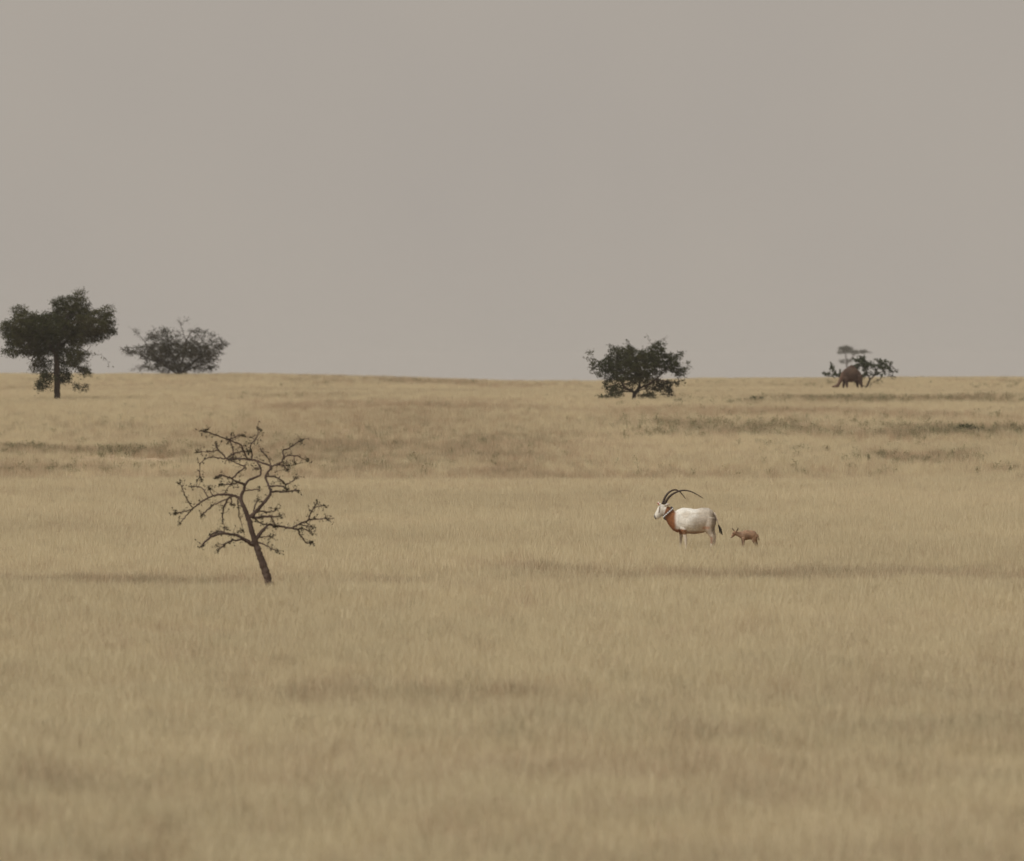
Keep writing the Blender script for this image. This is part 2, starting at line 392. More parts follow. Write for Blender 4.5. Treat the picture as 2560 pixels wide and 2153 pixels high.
def make_tree(name, label, frame, d, gy, trunk, limbs, clumps, leafmat, barkmat, seed, leaf=.055, per=7, spread=.11, step=.16,
              cat='tree', group=None, tip=.007, n_attr=900, depth=1.0, droop=0.0, squash=1.0, trunk_r=.12, shoots=.25, shoot_len=.28):
    """frame = (x0, y0, zoom): outline coordinates -> metres at distance d. gy = outline row of the ground."""
    r = np.random.default_rng(seed)
    x0, y0, zm = frame
    base_px = trunk[0][0] / zm + x0
    bx = X_of(base_px, d); bz = float(H(bx, d)); m = d / FPX / zm
    root = thing(name, label, cat, (bx, d, bz - .03), group=group)
    loc = lambda x, y, q=0.0: np.array([(x - trunk[0][0]) * m, q, (gy - y) * m])
    nodes = []; par = []
    def polyline(pl, start):
        last = start
        for (x, y, q) in pl:
            p = loc(x, y, q)
            if last >= 0:
                a = nodes[last]; n = max(1, int(np.linalg.norm(p - a) / step))
                for k in range(1, n + 1):
                    nodes.append(a + (p - a) * k / n + (r.normal(0, .012, 3) if k < n else 0)); par.append(last); last = len(nodes) - 1
            else:
                nodes.append(p); par.append(-1); last = 0
    polyline([(x, y, 0.0) for x, y in trunk], -1)
    for lb in limbs:
        s = loc(*lb[0]); di = [np.linalg.norm(n - s) for n in nodes]
        polyline(lb[1:], int(np.argmin(di)))
    vol = np.array([c[2] * c[3] * c[4] for c in clumps]); vol = vol / vol.sum()
    A = []
    for c, v in zip(clumps, vol):
        n = max(4, int(n_attr * v)); rx, ry = c[2] * m, c[3] * m
        u = r.normal(0, 1, (n, 3)); u /= np.linalg.norm(u, axis=1)[:, None]
        u *= r.random((n, 1)) ** (1 / 2.4)
        rd = depth * math.sqrt(rx * ry) * 1.25
        off = c[5] if len(c) > 5 else r.normal(0, 1) * .35 * depth * min(1.3, rx + .3)
        cc = loc(c[0], c[1], off)
        A.append(cc + u * np.array([rx, rd, ry]))
    A = np.concatenate(A)
    A = A[A[:, 2] > .12]
    nodes, par = colonise(A, nodes, par, step, step * 5, step * 1.15, droop=droop, r=r)
    n = len(nodes); ch = [[] for _ in range(n)]
    for i in range(1, n): ch[par[i]].append(i)
    rad = np.zeros(n)
    for i in range(n - 1, -1, -1):
        rad[i] = tip if not ch[i] else (sum(rad[j] ** 2.35 for j in ch[i])) ** (1 / 2.35)
    kk = math.log(trunk_r / tip) / math.log(rad[0] / tip); rad = tip * (rad / tip) ** kk
    big = max(rad[0] * .28, tip * 3.5)
    VT, FT, VB, FB = [], [], [], []
    st = [(0, -1)]
    while st:
        i, p = st.pop()
        pl = [i]; cur = i
        while ch[cur]:
            o = sorted(ch[cur], key=lambda j: -rad[j]); nx_ = o[0]
            for j in o[1:]: st.append((j, cur))
            pl.append(nx_); cur = nx_
        pts = [nodes[j] for j in pl]; rr = [rad[j] for j in pl]
        if p >= 0: pts = [nodes[p]] + pts; rr = [rr[0]] + rr
        k = sum(1 for q in rr if q >= big)
        if k >= 2:
            tube_rings(pts[:k + 1], rr[:k + 1], 8, VT, FT)
        if k < len(pts):
            s0 = max(0, k - 1 if k >= 2 else 0)
            if len(pts) - s0 >= 2: tube_rings(pts[s0:], rr[s0:], 4, VB, FB)
    mesh_obj('trunk', VT, FT, barkmat, root, smooth=True)
    if VB: mesh_obj('branches', VB, FB, barkmat, root)['kind'] = 'stuff'
    thin = np.where(rad < tip * 2.0)[0]
    # foliage is as thick as the clump it belongs to; shoots feather the outline
    def thick(P):
        best = np.full(len(P), .12)
        for c in clumps:
            e = ((P[:, 0] - (c[0] - trunk[0][0]) * m) / (c[2] * m * 1.15)) ** 2 + ((P[:, 2] - (gy - c[1]) * m) / (c[3] * m * 1.15)) ** 2
            best = np.where(e < 1, np.maximum(best, min(1.0, c[4])), best)
        return best
    tn = nodes[thin]; ctr = A.mean(0)
    so = tn[r.random(len(tn)) < shoots]
    SV, SF, SL = [], [], []
    for p in so:
        dv = (p - ctr) / (np.linalg.norm(p - ctr) + 1e-6) + r.normal(0, .45, 3); dv[2] += .1 - droop; dv /= np.linalg.norm(dv)
        l = r.uniform(.6, 1.6) * shoot_len
        q1 = p + dv * l * .5 + r.normal(0, .03, 3); q2 = p + dv * l + r.normal(0, .05, 3) - np.array([0, 0, .12 * l])
        tube_rings([p, q1, q2], [tip, tip * .8, tip * .5], 3, SV, SF, cap=False)
        for t in r.random(6): SL.append(p * (1 - t) ** 2 + q1 * 2 * t * (1 - t) + q2 * t * t + r.normal(0, .03, 3))
    if SV: mesh_obj('twigs', SV, SF, barkmat, root)['kind'] = 'stuff'
    SL = np.array(SL) if SL else np.zeros((0, 3)); SL = SL[r.random(len(SL)) < np.clip(thick(SL) * 1.2, .25, 1)] if len(SL) else SL
    cl = np.repeat(tn, per, axis=0); cl = cl[r.random(len(cl)) < thick(cl)]
    cl = cl + r.normal(0, spread, cl.shape) * np.array([1, 1, .75 * squash])
    cl = np.concatenate([cl, SL]); cl = cl[cl[:, 2] > .05]
    LV, LF = leaf_quads(cl, leaf, r)
    cr = mesh_obj('crown', LV, LF, leafmat, root); cr['kind'] = 'stuff'
    return root

# trees on the rise: outlines as (x, y, rx, ry, density[, depth offset])
make_tree('acacia_tree', 'tall dark green acacia with a single thick trunk beside a lower grey bush', (0, 690, 5.5125), 480.0, 1725,
    [(790, 1725), (788, 1500), (785, 1250), (775, 1050), (790, 900)],
    [[(785, 1050, 0), (640, 850, -.4), (480, 700, -.7)], [(785, 1000, 0), (960, 800, .5), (1150, 660, .8)], [(785, 1000, 0), (880, 700, -.3), (960, 450, -.3)],
     [(785, 1100, 0), (1000, 1200, -.6), (1180, 1260, -.6)], [(785, 1250, 0), (640, 1380, .5), (560, 1460, .5)],
     [(785, 1400, 0), (960, 1430, .4), (1120, 1490, .4)],
     [(1000, 900, 0), (1200, 1000, -.3), (1290, 1060, -.4), (1400, 1050, -.5), (1480, 1120, -.5), (1510, 1220, -.5)],
     [(700, 900, 0), (480, 1020, .3), (430, 1120, .4), (380, 1260, .5)]],
    [(960, 430, 250, 180, 1), (1100, 230, 130, 100, .5), (800, 340, 120, 100, .8), (400, 640, 310, 190, 1.1), (170, 780, 150, 120, .7),
     (250, 440, 150, 80, .5), (150, 990, 160, 90, .6), (1300, 600, 270, 160, 1.1), (1510, 470, 110, 120, .5), (1520, 740, 90, 80, 1),
     (750, 680, 420, 240, 1.2), (430, 800, 380, 200, 1), (1260, 740, 280, 140, 1), (1050, 790, 300, 140, 1), (620, 950, 340, 130, 1), (300, 1000, 180, 80, .8), (60, 680, 80, 90, .6), (560, 1160, 140, 150, .9), (560, 1480, 85, 85, .9),
     (1010, 1080, 210, 170, .9), (1170, 1280, 110, 80, .9), (870, 1330, 110, 150, .8), (1110, 1500, 120, 60, .7), (630, 1350, 100, 120, .8),
     (330, 900, 200, 110, .7), (1150, 420, 120, 130, .8)],
    M_leaf, M_bark, 11, leaf=.052, per=27, spread=.12, n_attr=4200, tip=.007, trunk_r=.185, shoots=.3, shoot_len=.32)

make_tree('thorn_bush', 'grey twiggy thorn bush on the crest beside the tall acacia', (280, 770, 6.556), 655.0, 1147,
    [(1080, 1147), (1085, 1080)],
    [[(1085, 1080, 0), (900, 950, -.3), (650, 720, -.4), (480, 460, -.3)], [(1085, 1080, 0), (1150, 850, .2), (1210, 520, .1), (1130, 280, 0), (1070, 160, 0)],
     [(1085, 1080, 0), (1300, 900, .4), (1550, 720, .5), (1800, 600, .4)], [(1085, 1080, 0), (800, 900, .4), (420, 740, .5)], [(1085, 1080, 0), (1000, 800, .6), (900, 560, .6)],
     [(1210, 520, 0), (1290, 390, 0), (1400, 320, 0)], [(1085, 1080, 0), (1350, 950, -.4), (1600, 880, -.5)]],
    [(900, 700, 440, 240, 1), (1430, 700, 400, 210, 1), (1050, 760, 600, 240, 1), (350, 690, 200, 100, .9), (390, 350, 80, 70, .5), (820, 430, 250, 120, .9),
     (1120, 250, 90, 110, .22), (1230, 180, 40, 60, .25), (1400, 380, 180, 100, .7), (1790, 590, 120, 120, .6), (1000, 960, 420, 110, 1), (500, 970, 150, 80, .45),
     (330, 1010, 60, 40, .5), (1480, 960, 250, 90, .8), (1600, 820, 180, 80, .7), (1620, 470, 150, 80, .5)],
    M_leaf2, M_bark, 12, leaf=.055, per=9, spread=.13, cat='bush', n_attr=2300, tip=.011, trunk_r=.14, shoots=.35, shoot_len=.35)

make_tree('acacia_tree', 'dark round-crowned acacia with a short forked trunk, alone on the crest', (1440, 800, 6.556), 480.0, 1262,
    [(945, 1262), (948, 1180), (960, 1100)],
    [[(960, 1100, 0), (900, 1060, -.2), (800, 1010, -.4), (730, 900, -.5), (650, 760, -.5)], [(960, 1100, 0), (1030, 1020, .1), (1050, 880, .2), (1030, 700, .1)],
     [(1030, 1020, 0), (1180, 960, -.4), (1330, 850, -.6), (1500, 700, -.5)], [(960, 1100, 0), (1150, 1010, .5), (1320, 1060, .6)],
     [(900, 1060, 0), (700, 1070, .4), (580, 1120, .5), (400, 1170, .4)], [(730, 900, 0), (560, 700, .3), (300, 530, .3), (240, 430, .3)],
     [(1330, 850, 0), (1600, 930, .2), (1780, 880, .2)], [(1200, 500, 0), (1260, 330, 0), (1200, 250, 0), (1160, 155, 0)], [(1280, 400, 0), (1370, 240, .1), (1430, 200, .1), (1500, 190, .1)],
     [(1050, 880, 0), (1000, 600, .4), (900, 420, .5)]],
    [(1000, 640, 470, 240, 1.4), (800, 470, 230, 150, 1.3), (1270, 480, 220, 150, 1.3), (560, 650, 200, 160, 1.2), (300, 640, 90, 100, .6),
     (220, 430, 45, 28, .7), (195, 560, 25, 40, .5), (280, 780, 30, 50, .4), (580, 340, 65, 55, .8), (870, 260, 55, 35, .4), (1330, 310, 85, 65, .8), (1540, 600, 160, 170, 1),
     (1720, 450, 75, 65, .5), (1820, 580, 80, 60, .4), (1670, 720, 120, 95, 1), (1840, 720, 50, 60, .6), (1660, 930, 150, 55, .4),
     (600, 930, 180, 130, .8), (440, 1170, 100, 60, .7), (650, 1110, 140, 110, .75), (1350, 980, 240, 130, .8), (1190, 1150, 160, 90, .75),
     (1530, 1080, 110, 90, .7), (850, 950, 200, 120, .7), (420, 780, 90, 90, .8), (950, 830, 380, 90, .8), (1460, 330, 60, 20, .25)],
    M_leaf, M_bark, 13, leaf=.058, per=17, spread=.09, n_attr=2600, tip=.008, trunk_r=.12, shoots=.2, shoot_len=.26)

make_tree('leafy_shrub', 'sparse broad-leaved shrub with a leaning stem behind the brown camel', (2020, 840, 8.07), 602.0, 1190,
    [(1110, 1190), (1180, 1080), (1220, 1000), (1250, 930)],
    [[(1250, 930, 0), (1330, 860, 0), (1450, 800, .2), (1600, 700, .3)], [(1250, 930, 0), (1180, 780, -.2), (1080, 600, -.2)], [(1330, 860, 0), (1450, 640, -.2), (1560, 560, -.2)],
     [(1600, 700, 0), (1700, 660, .2), (1760, 720, .2), (1790, 790, .2)], [(1180, 1080, 0), (900, 960, .5), (600, 860, .6), (420, 800, .5), (330, 790, .5)],
     [(560, 850, .6), (520, 740, .6), (460, 620, .6)], [(1180, 1080, 0), (1300, 1000, -.2), (1450, 920, -.3)], [(1760, 720, .2), (1720, 800, .2), (1700, 910, .2)]],
    [(1080, 560, 100, 100, 1.5), (1000, 640, 90, 70, .9), (1170, 630, 110, 90, .9), (660, 860, 60, 50, .6), (1110, 480, 60, 25, .8), (950, 540, 60, 45, .8), (1250, 640, 190, 70, .7), (1500, 640, 150, 110, .8), (1400, 810, 230, 70, .4), (1150, 790, 80, 110, .8),
     (1640, 730, 60, 70, 1), (1640, 560, 80, 60, .5), (1780, 750, 25, 50, .5), (1690, 880, 50, 50, .25), (1620, 840, 40, 60, .4), (480, 660, 40, 60, .8), (520, 720, 50, 60, .7),
     (400, 850, 60, 60, .7), (560, 830, 80, 40, .6), (635, 760, 25, 40, .6), (330, 790, 25, 20, .6), (1350, 540, 40, 40, .5), (1450, 520, 30, 40, .5)],
    M_leaf3, M_bark, 14, leaf=.085, per=6, spread=.07, n_attr=520, tip=.011, cat='shrub', step=.13, trunk_r=.07, shoots=.3, shoot_len=.2)

make_tree('umbrella_acacia', 'pale hazy flat-topped acacia far behind the camel', (2020, 840, 8.07), 2000.0, 1160,
    [(830, 1160), (810, 900), (780, 620), (770, 480)],
    [[(770, 480, 0), (740, 380, -.3), (700, 330, -.3)], [(790, 620, 0), (900, 480, .3), (960, 400, .3), (1100, 370, .4)], [(790, 620, 0), (720, 570, .2), (670, 560, .2)]],
    [(760, 320, 160, 80, 1.2), (660, 390, 80, 35, .9), (930, 375, 150, 50, 1), (1120, 365, 95, 50, 1.1), (720, 560, 120, 55, .6), (850, 550, 70, 50, .5), (1260, 385, 40, 20, .4)],
    M_leaf, M_bark, 15, leaf=.09, per=12, spread=.14, n_attr=900, step=.26, depth=1.4, tip=.014, trunk_r=.2)

def weed_clump(pxx, d, w, h, label, seed):
    r = np.random.default_rng(seed); x = X_of(pxx, d)
    o = thing('weed_clump', label, 'weed', (x, d, float(H(x, d)) - .02), group='green weed clumps on the far slope')
    V, Fc, L_ = [], [], []
    for k in range(int(60 * w)):
        b = np.array([r.normal(0, w * .26), r.normal(0, w * .26), 0]); hh = h * r.uniform(.5, 1) * math.exp(-(b[0] / w) ** 2 * 2)
        t = b + np.array([b[0] * .3 + r.normal(0, .06), b[1] * .3 + r.normal(0, .06), hh]); mid = (b + t) / 2 + r.normal(0, .02, 3)
        tube_rings([b, mid, t], [.006, .005, .003], 3, V, Fc, cap=False)
        for u_ in r.uniform(.25, 1, 9): L_.append(b + (t - b) * u_ + r.normal(0, .035, 3))
    mesh_obj('stems', V, Fc, M_weed, o)['kind'] = 'stuff'
    LV, LF = leaf_quads(np.array(L_), .05, r, .55)
    mesh_obj('foliage', LV, LF, M_leaf3, o)['kind'] = 'stuff'
weed_clump(2412, 404.0, 1.3, .62, 'largest dark green weed clump at the end of the green band on the slope', 1)
weed_clump(1697, 470.0, .6, .42, 'small lone green weed clump just beside the round-crowned acacia', 2)
weed_clump(1893, 477.0, 1.1, .48, 'green weed clump on the terrace between the round-crowned acacia and the camel', 3)

# ------------------------------------------------------------------ bare leaning tree on the plain
D = 165.0; ZM = 4.01
mm = D / FPX / ZM; gx, gyr = 1046.0, (940 + (EYE - float(H(X_of(420 + 1040 / 4.01, D), D))) * FPX / D - 1050) * ZM
bx = X_of(420 + gx / ZM, D)
dead = thing('bare_tree', 'leaning leafless small tree with twisted branches standing in the straw grass', 'tree', (bx, D, float(H(bx, D)) - .02))
TR = [(1046, gyr + 20, 60), (1030, gyr - 45, 46), (1012, 1620, 40), (985, 1540, 38), (950, 1430, 36), (905, 1310, 33), (870, 1210, 31), (840, 1100, 28), (810, 1000, 25), (790, 930, 23), (760, 860, 21),
      (725, 800, 20), (735, 740, 17), (765, 690, 15), (765, 640, 14), (800, 600, 12), (870, 565, 11), (930, 545, 10), (930, 480, 9), (890, 410, 8)]
BR = [
 [(830, 960, 18), (880, 910, 17), (940, 840, 15), (1000, 770, 14), (1030, 720, 13), (1010, 670, 12), (985, 610, 11), (960, 560, 10), (1000, 500, 9), (1030, 460, 9), (960, 430, 9), (870, 400, 9), (780, 385, 9), (690, 385, 9), (620, 395, 8), (560, 390, 8), (530, 340, 7), (480, 300, 7), (460, 240, 6)],
 [(560, 390, 6), (480, 375, 5), (400, 365, 5), (330, 400, 4), (285, 440, 4), (290, 500, 4), (285, 560, 5), (300, 600, 4)],
 [(480, 300, 5), (420, 310, 5), (330, 320, 4), (270, 310, 3)],
 [(780, 385, 8), (740, 290, 8), (720, 240, 7), (640, 210, 7), (580, 190, 7), (510, 160, 6), (440, 130, 6), (390, 115, 6), (340, 100, 6)],
 [(580, 190, 6), (650, 170, 5), (690, 150, 5), (740, 140, 3)],
 [(830, 380, 7), (825, 310, 7), (800, 260, 6), (850, 200, 6), (880, 160, 5), (885, 80, 3)],
 [(620, 395, 7), (640, 330, 6), (620, 250, 6), (600, 200, 5)],
 [(560, 390, 6), (640, 330, 6), (720, 310, 5), (800, 310, 4)],
 [(1025, 465, 8), (1080, 440, 7), (1140, 445, 6), (1210, 455, 3)],
 [(1080, 440, 7), (1130, 420, 7), (1150, 360, 7), (1130, 300, 6), (1180, 290, 6), (1240, 255, 5), (1290, 215, 5), (1325, 200, 4)],
 [(1150, 370, 6), (1200, 345, 6), (1250, 350, 5), (1330, 375, 4), (1400, 410, 3)],
 [(1250, 350, 4), (1265, 430, 2)],
 [(1025, 465, 6), (1000, 380, 5), (950, 330, 5), (920, 290, 5)],
 [(930, 480, 6), (870, 480, 4)],
 [(765, 640, 12), (700, 610, 9), (650, 590, 8), (630, 570, 8), (580, 560, 7), (530, 535, 8), (480, 575, 5)],
 [(650, 580, 7), (690, 530, 7), (750, 480, 6), (790, 450, 6), (740, 450, 6), (690, 420, 6), (620, 395, 5)],
 [(700, 625, 6), (620, 635, 5), (530, 640, 3)],
 [(720, 770, 13), (650, 745, 12), (560, 735, 10), (470, 745, 9), (390, 775, 8), (330, 815, 7), (280, 850, 7), (230, 895, 6), (170, 910, 5), (60, 930, 5)],
 [(230, 895, 6), (160, 970, 5), (105, 1035, 4)],
 [(235, 870, 6), (180, 780, 5), (150, 710, 5), (115, 625, 4)],
 [(390, 760, 6), (350, 690, 5), (310, 660, 5), (220, 655, 5)],
 [(560, 735, 5), (600, 660, 4), (650, 630, 4)],
 [(440, 745, 5), (400, 670, 4)],
 [(650, 750, 9), (590, 790, 8), (560, 860, 8), (540, 940, 7), (545, 1030, 4)],
 [(600, 780, 6), (500, 820, 5), (430, 860, 5), (370, 910, 6), (335, 945, 4)],
 [(690, 790, 6), (705, 880, 5), (710, 970, 5), (740, 1050, 3), (735, 1110, 2)],
 [(630, 770, 6), (640, 830, 5), (660, 850, 5)],
 [(880, 1180, 20), (930, 1120, 16), (975, 1070, 13), (1010, 1035, 11), (1070, 1055, 10), (1150, 1065, 10), (1240, 1080, 9), (1300, 1090, 8), (1310, 1140, 7), (1350, 1190, 7), (1380, 1240, 7), (1425, 1225, 4)],
 [(1000, 1040, 8), (950, 1040, 7), (890, 1000, 7), (850, 970, 7)],
 [(1240, 1075, 8), (1310, 1040, 8), (1400, 1000, 8), (1480, 990, 6), (1590, 990, 3)],
 [(1400, 1000, 7), (1420, 930, 6), (1450, 880, 6), (1500, 860, 5), (1570, 850, 3)],
 [(1450, 880, 5), (1495, 815, 3)],
 [(1310, 1075, 7), (1380, 1095, 6), (1445, 1140, 3)],
 [(1330, 1050, 6), (1445, 1070, 3)],
 [(830, 970, 13), (920, 965, 11), (1010, 955, 11), (1120, 960, 4)],
 [(1030, 960, 6), (1060, 1010, 5), (1080, 1060, 4)],
 [(870, 895, 7), (940, 905, 6), (1010, 915, 6), (1090, 905, 6), (1080, 875, 5)],
 [(850, 920, 8), (870, 850, 7), (895, 790, 6)],
 [(1030, 715, 9), (1100, 710, 8), (1190, 715, 7), (1240, 700, 6), (1310, 700, 6)],
 [(1020, 660, 8), (1100, 650, 7), (1160, 665, 6), (1200, 685, 6)],
 [(975, 560, 8), (1060, 560, 7), (1130, 595, 7), (1160, 640, 6)],
 [(1160, 660, 5), (1210, 630, 5), (1250, 600, 5), (1290, 570, 4)],
 [(1140, 450, 5), (1165, 475, 5), (1185, 500, 5)],
 [(770, 700, 6), (850, 690, 5), (920, 685, 6)],
 [(860, 1245, 26), (800, 1210, 20), (750, 1175, 16), (690, 1145, 14), (610, 1130, 12), (530, 1125, 11), (460, 1145, 10), (400, 1185, 9), (370, 1220, 9), (340, 1260, 8)],
 [(600, 1125, 9), (540, 1105, 8), (470, 1115, 8), (420, 1150, 6)],
 [(750, 1185, 9), (690, 1195, 8), (630, 1200, 7), (570, 1230, 7), (530, 1270, 6), (505, 1300, 6)],
 [(560, 1110, 5), (560, 1060, 4), (600, 1080, 3)],
 [(900, 1210, 8), (960, 1235, 6), (1040, 1280, 5), (1110, 1310, 3)],
 [(895, 1170, 6), (960, 1160, 5), (1040, 1165, 3)],
]
rd = np.random.default_rng(21)
known = []                                       # (x, y, depth) of everything placed so far
def smooth_line(pl, q0, q1):
    P = np.array([(p[0], p[1]) for p in pl], float); R = np.array([p[2] for p in pl], float)
    s = np.concatenate([[0], np.cumsum(np.linalg.norm(np.diff(P, axis=0), axis=1))]); t = s / s[-1]
    n = max(4, int(s[-1] / 16)); tt = np.linspace(0, 1, n)
    x = np.interp(tt, t, P[:, 0]); y = np.interp(tt, t, P[:, 1]); rr = np.interp(tt, t, R)
    if n > 6:
        for _ in range(2):
            x[1:-1] = .25 * x[:-2] + .5 * x[1:-1] + .25 * x[2:]; y[1:-1] = .25 * y[:-2] + .5 * y[1:-1] + .25 * y[2:]
    x[1:-1] += rd.normal(0, 2.6, n - 2); y[1:-1] += rd.normal(0, 2.6, n - 2)
    rr = rr * rd.uniform(.88, 1.14, n)
    q = q0 + (q1 - q0) * tt + .05 * np.sin(tt * 7 + q1 * 9) * tt
    return x, y, q, rr
def to_m(x, y, q): return np.stack([(x - gx) * mm, q, (gyr - y) * mm], 1)
V, Fc = [], []
x, y, q, rr = smooth_line(TR, 0, .12); known += list(zip(x, y, q))
pts = to_m(x, y, q); tube_rings(pts, rr * mm, 10, V, Fc)
mesh_obj('trunk', V, Fc, M_bark_dead, dead, smooth=True)
for b in BR:
    K = np.array(known); i = np.argmin((K[:, 0] - b[0][0]) ** 2 + (K[:, 1] - b[0][1]) ** 2)
    ln = sum(math.dist(b[k][:2], b[k + 1][:2]) for k in range(len(b) - 1)) * mm
    x, y, q, rr = smooth_line(b, K[i, 2], K[i, 2] + rd.uniform(.25, .6) * ln * rd.choice([-1, 1]))
    x[0], y[0] = K[i, 0], K[i, 1]
    known += list(zip(x, y, q))
    V, Fc = [], []
    pts = to_m(x, y, q); tube_rings(pts, rr * mm * 1.12, 6, V, Fc)
    # thorny spurs and knots
    tl = []
    for k in range(2, len(pts)):
        dens_ = .65 if rr[k] < 9 else .3
        for _ in range(rd.poisson(dens_ * (1.0 if k < len(pts) - 2 else 3.0))):
            dv = rd.normal(0, 1, 3); dv[2] = dv[2] * .7 + .25; dv /= np.linalg.norm(dv)
            l = rd.uniform(.03, .13) if rd.random() < .78 else rd.uniform(.10, .20); e1 = pts[k] + dv * l * .5 + rd.normal(0, .008, 3); e2 = pts[k] + dv * l + rd.normal(0, .012, 3)
            tube_rings([pts[k], e1, e2], [.0055, .0045, .003], 4, V, Fc); tl.append(e2)
    br = mesh_obj('branch', V, Fc, M_bark_dead, dead)
    tl = np.array(tl + [pts[-1]] * 2 + [pts[-2]])
    cl = np.repeat(tl, 3, axis=0); cl = cl + rd.normal(0, .022, cl.shape)
    cl = np.concatenate([cl, np.repeat(pts[-1:], 10, 0) + rd.normal(0, .028, (10, 3))])
    LV, LF = leaf_quads(cl, .021, rd, .6)
    mesh_obj('dry_leaves', LV, LF, M_leaf2, br)['kind'] = 'stuff'

# ------------------------------------------------------------------ animals
def loft(rings, V, Fc, seg=16):
    """rings: (x, y, z, half depth, half height) - closed tapered body"""
    P = np.array([r[:3] for r in rings], float); n = len(P); k0 = len(V)
    for i in range(n):
        t = P[min(i + 1, n - 1)] - P[max(i - 1, 0)]; t /= np.linalg.norm(t) + 1e-9
        s = np.array([0, 1.0, 0]) - t * t[1]; s /= np.linalg.norm(s); u_ = np.cross(t, s)
        for j in range(seg):
            w = 2 * np.pi * j / seg
            V.append(P[i] + s * rings[i][3] * math.cos(w) + u_ * rings[i][4] * math.sin(w))
    for i in range(n - 1):
        for j in range(seg):
            p = k0 + i * seg + j; q_ = k0 + i * seg + (j + 1) % seg
            Fc.append((p, q_, q_ + seg, p + seg))
    Fc.append(tuple(k0 + j for j in range(seg))[::-1]); Fc.append(tuple(k0 + (n - 1) * seg + j for j in range(seg)))

def fuse(name, V, Fc, voxel, mat, parent, colour, smooth_it=6):
    """one continuous skin over the lofted masses"""
    tmp = mesh_obj(name, V, Fc, None)
    rm = tmp.modifiers.new('fuse', 'REMESH'); rm.mode = 'VOXEL'; rm.voxel_size = voxel
    sm = tmp.modifiers.new('soften', 'SMOOTH'); sm.factor = .5; sm.iterations = smooth_it
    dg_ = bpy.context.evaluated_depsgraph_get()
    me = bpy.data.meshes.new_from_object(tmp.evaluated_get(dg_)); me.name = name
    old = tmp.data; bpy.data.objects.remove(tmp); bpy.data.meshes.remove(old)
    me.materials.clear(); me.materials.append(mat)
    me.polygons.foreach_set('use_smooth', [True] * len(me.polygons))
    co = np.empty(len(me.vertices) * 3, np.float32); me.vertices.foreach_get('co', co); co = co.reshape(-1, 3)
    col = colour(co); a = me.attributes.new('coat', 'FLOAT_COLOR', 'POINT')
    a.data.foreach_set('color', np.concatenate([col, np.ones((len(col), 1))], 1).astype(np.float32).ravel())
    o = bpy.data.objects.new(name, me); C.objects.link(o); o.parent = parent
    return o

def mixc(base, c, w): return base * (1 - w[:, None]) + np.array(c)[None] * w[:, None]
def band(v, c, h, s): return 1 - sst(h, h + s, np.abs(v - c))

# ---- adult oryx (outline coordinates: 648 per metre, ground row 1283, middle column 850)
OD = 200.0
def o_(x, y): return (x - 850) / 648.0, (1283 - y) / 648.0
ox = X_of(1600 + 850 / 6.17, OD)
oryx = thing('oryx', 'white and russet antelope with long curved horns and a collar', 'antelope', (ox, OD, float(H(ox, OD)) - .01))
V, Fc = [], []
loft([(*(lambda a: (a[0], 0.0, a[1]))(o_(x, (t + b) / 2)), dp, (b - t) / 2 / 648) for x, t, b, dp in
      [(540, 640, 770, .06), (556, 600, 810, .11), (590, 535, 860, .17), (650, 500, 884, .215), (740, 507, 902, .28), (840, 524, 914, .31), (930, 513, 896, .29), (1010, 490, 850, .245),
       (1080, 506, 805, .205), (1125, 545, 770, .15), (1150, 590, 720, .09), (1160, 620, 690, .04)]], V, Fc, 24)
def chain(pts, V, Fc, seg=14):
    loft([(o_(x, y)[0], q, o_(x, y)[1], rd_ / 648 * asp, rd_ / 648) for x, y, rd_, q, asp in pts], V, Fc, seg)
chain([(625, 715, 185, 0, .62), (570, 705, 165, 0, .6), (515, 665, 128, 0, .62), (460, 612, 98, 0, .68), (415, 560, 82, 0, .75), (380, 515, 70, 0, .8)], V, Fc)          # neck
chain([(385, 480, 52, 0, .9), (345, 530, 82, 0, .62), (305, 580, 64, 0, .68), (268, 628, 54, 0, .70), (240, 652, 42, 0, .80), (224, 662, 27, 0, .9)], V, Fc)                        # head
chain([(330, 460, 12, .06, 1.2), (308, 445, 20, .10, .6), (288, 425, 16, .14, .6), (276, 412, 5, .16, .8)], V, Fc, 8)                                                  # ears
chain([(385, 465, 14, -.06, 1.2), (415, 455, 24, -.10, .6), (445, 450, 18, -.14, .6), (466, 452, 6, -.17, .8)], V, Fc, 8)
chain([(672, 760, 85, -.11, .5), (680, 850, 52, -.135, .9), (688, 910, 34, -.13, .95), (702, 990, 25, -.13, 1), (708, 1080, 17, -.13, 1), (712, 1190, 15, -.13, 1), (704, 1228, 19, -.13, 1), (694, 1276, 25, -.13, .9)], V, Fc)
chain([(650, 760, 85, .11, .5), (645, 850, 52, .135, .9), (640, 910, 34, .13, .95), (632, 990, 24, .13, 1), (626, 1080, 17, .13, 1), (620, 1190, 15, .13, 1), (610, 1228, 19, .13, 1), (600, 1276, 25, .13, .9)], V, Fc)
chain([(1065, 650, 120, -.12, .6), (1050, 760, 112, -.13, .62), (1050, 830, 74, -.14, .75), (1078, 895, 46, -.14, .85), (1110, 950, 32, -.14, .9), (1108, 1010, 24, -.14, 1), (1098, 1090, 19, -.14, 1), (1090, 1190, 17, -.14, 1), (1082, 1230, 20, -.14, 1), (1070, 1276, 25, -.14, .9)], V, Fc)
chain([(1075, 650, 110, .12, .6), (1075, 760, 105, .13, .62), (1090, 830, 70, .14, .75), (1125, 895, 42, .14, .85), (1152, 945, 30, .14, .9), (1150, 1010, 23, .14, 1), (1146, 1090, 18, .14, 1), (1142, 1190, 17, .14, 1), (1134, 1230, 20, .14, 1), (1122, 1276, 25, .14, .9)], V, Fc)
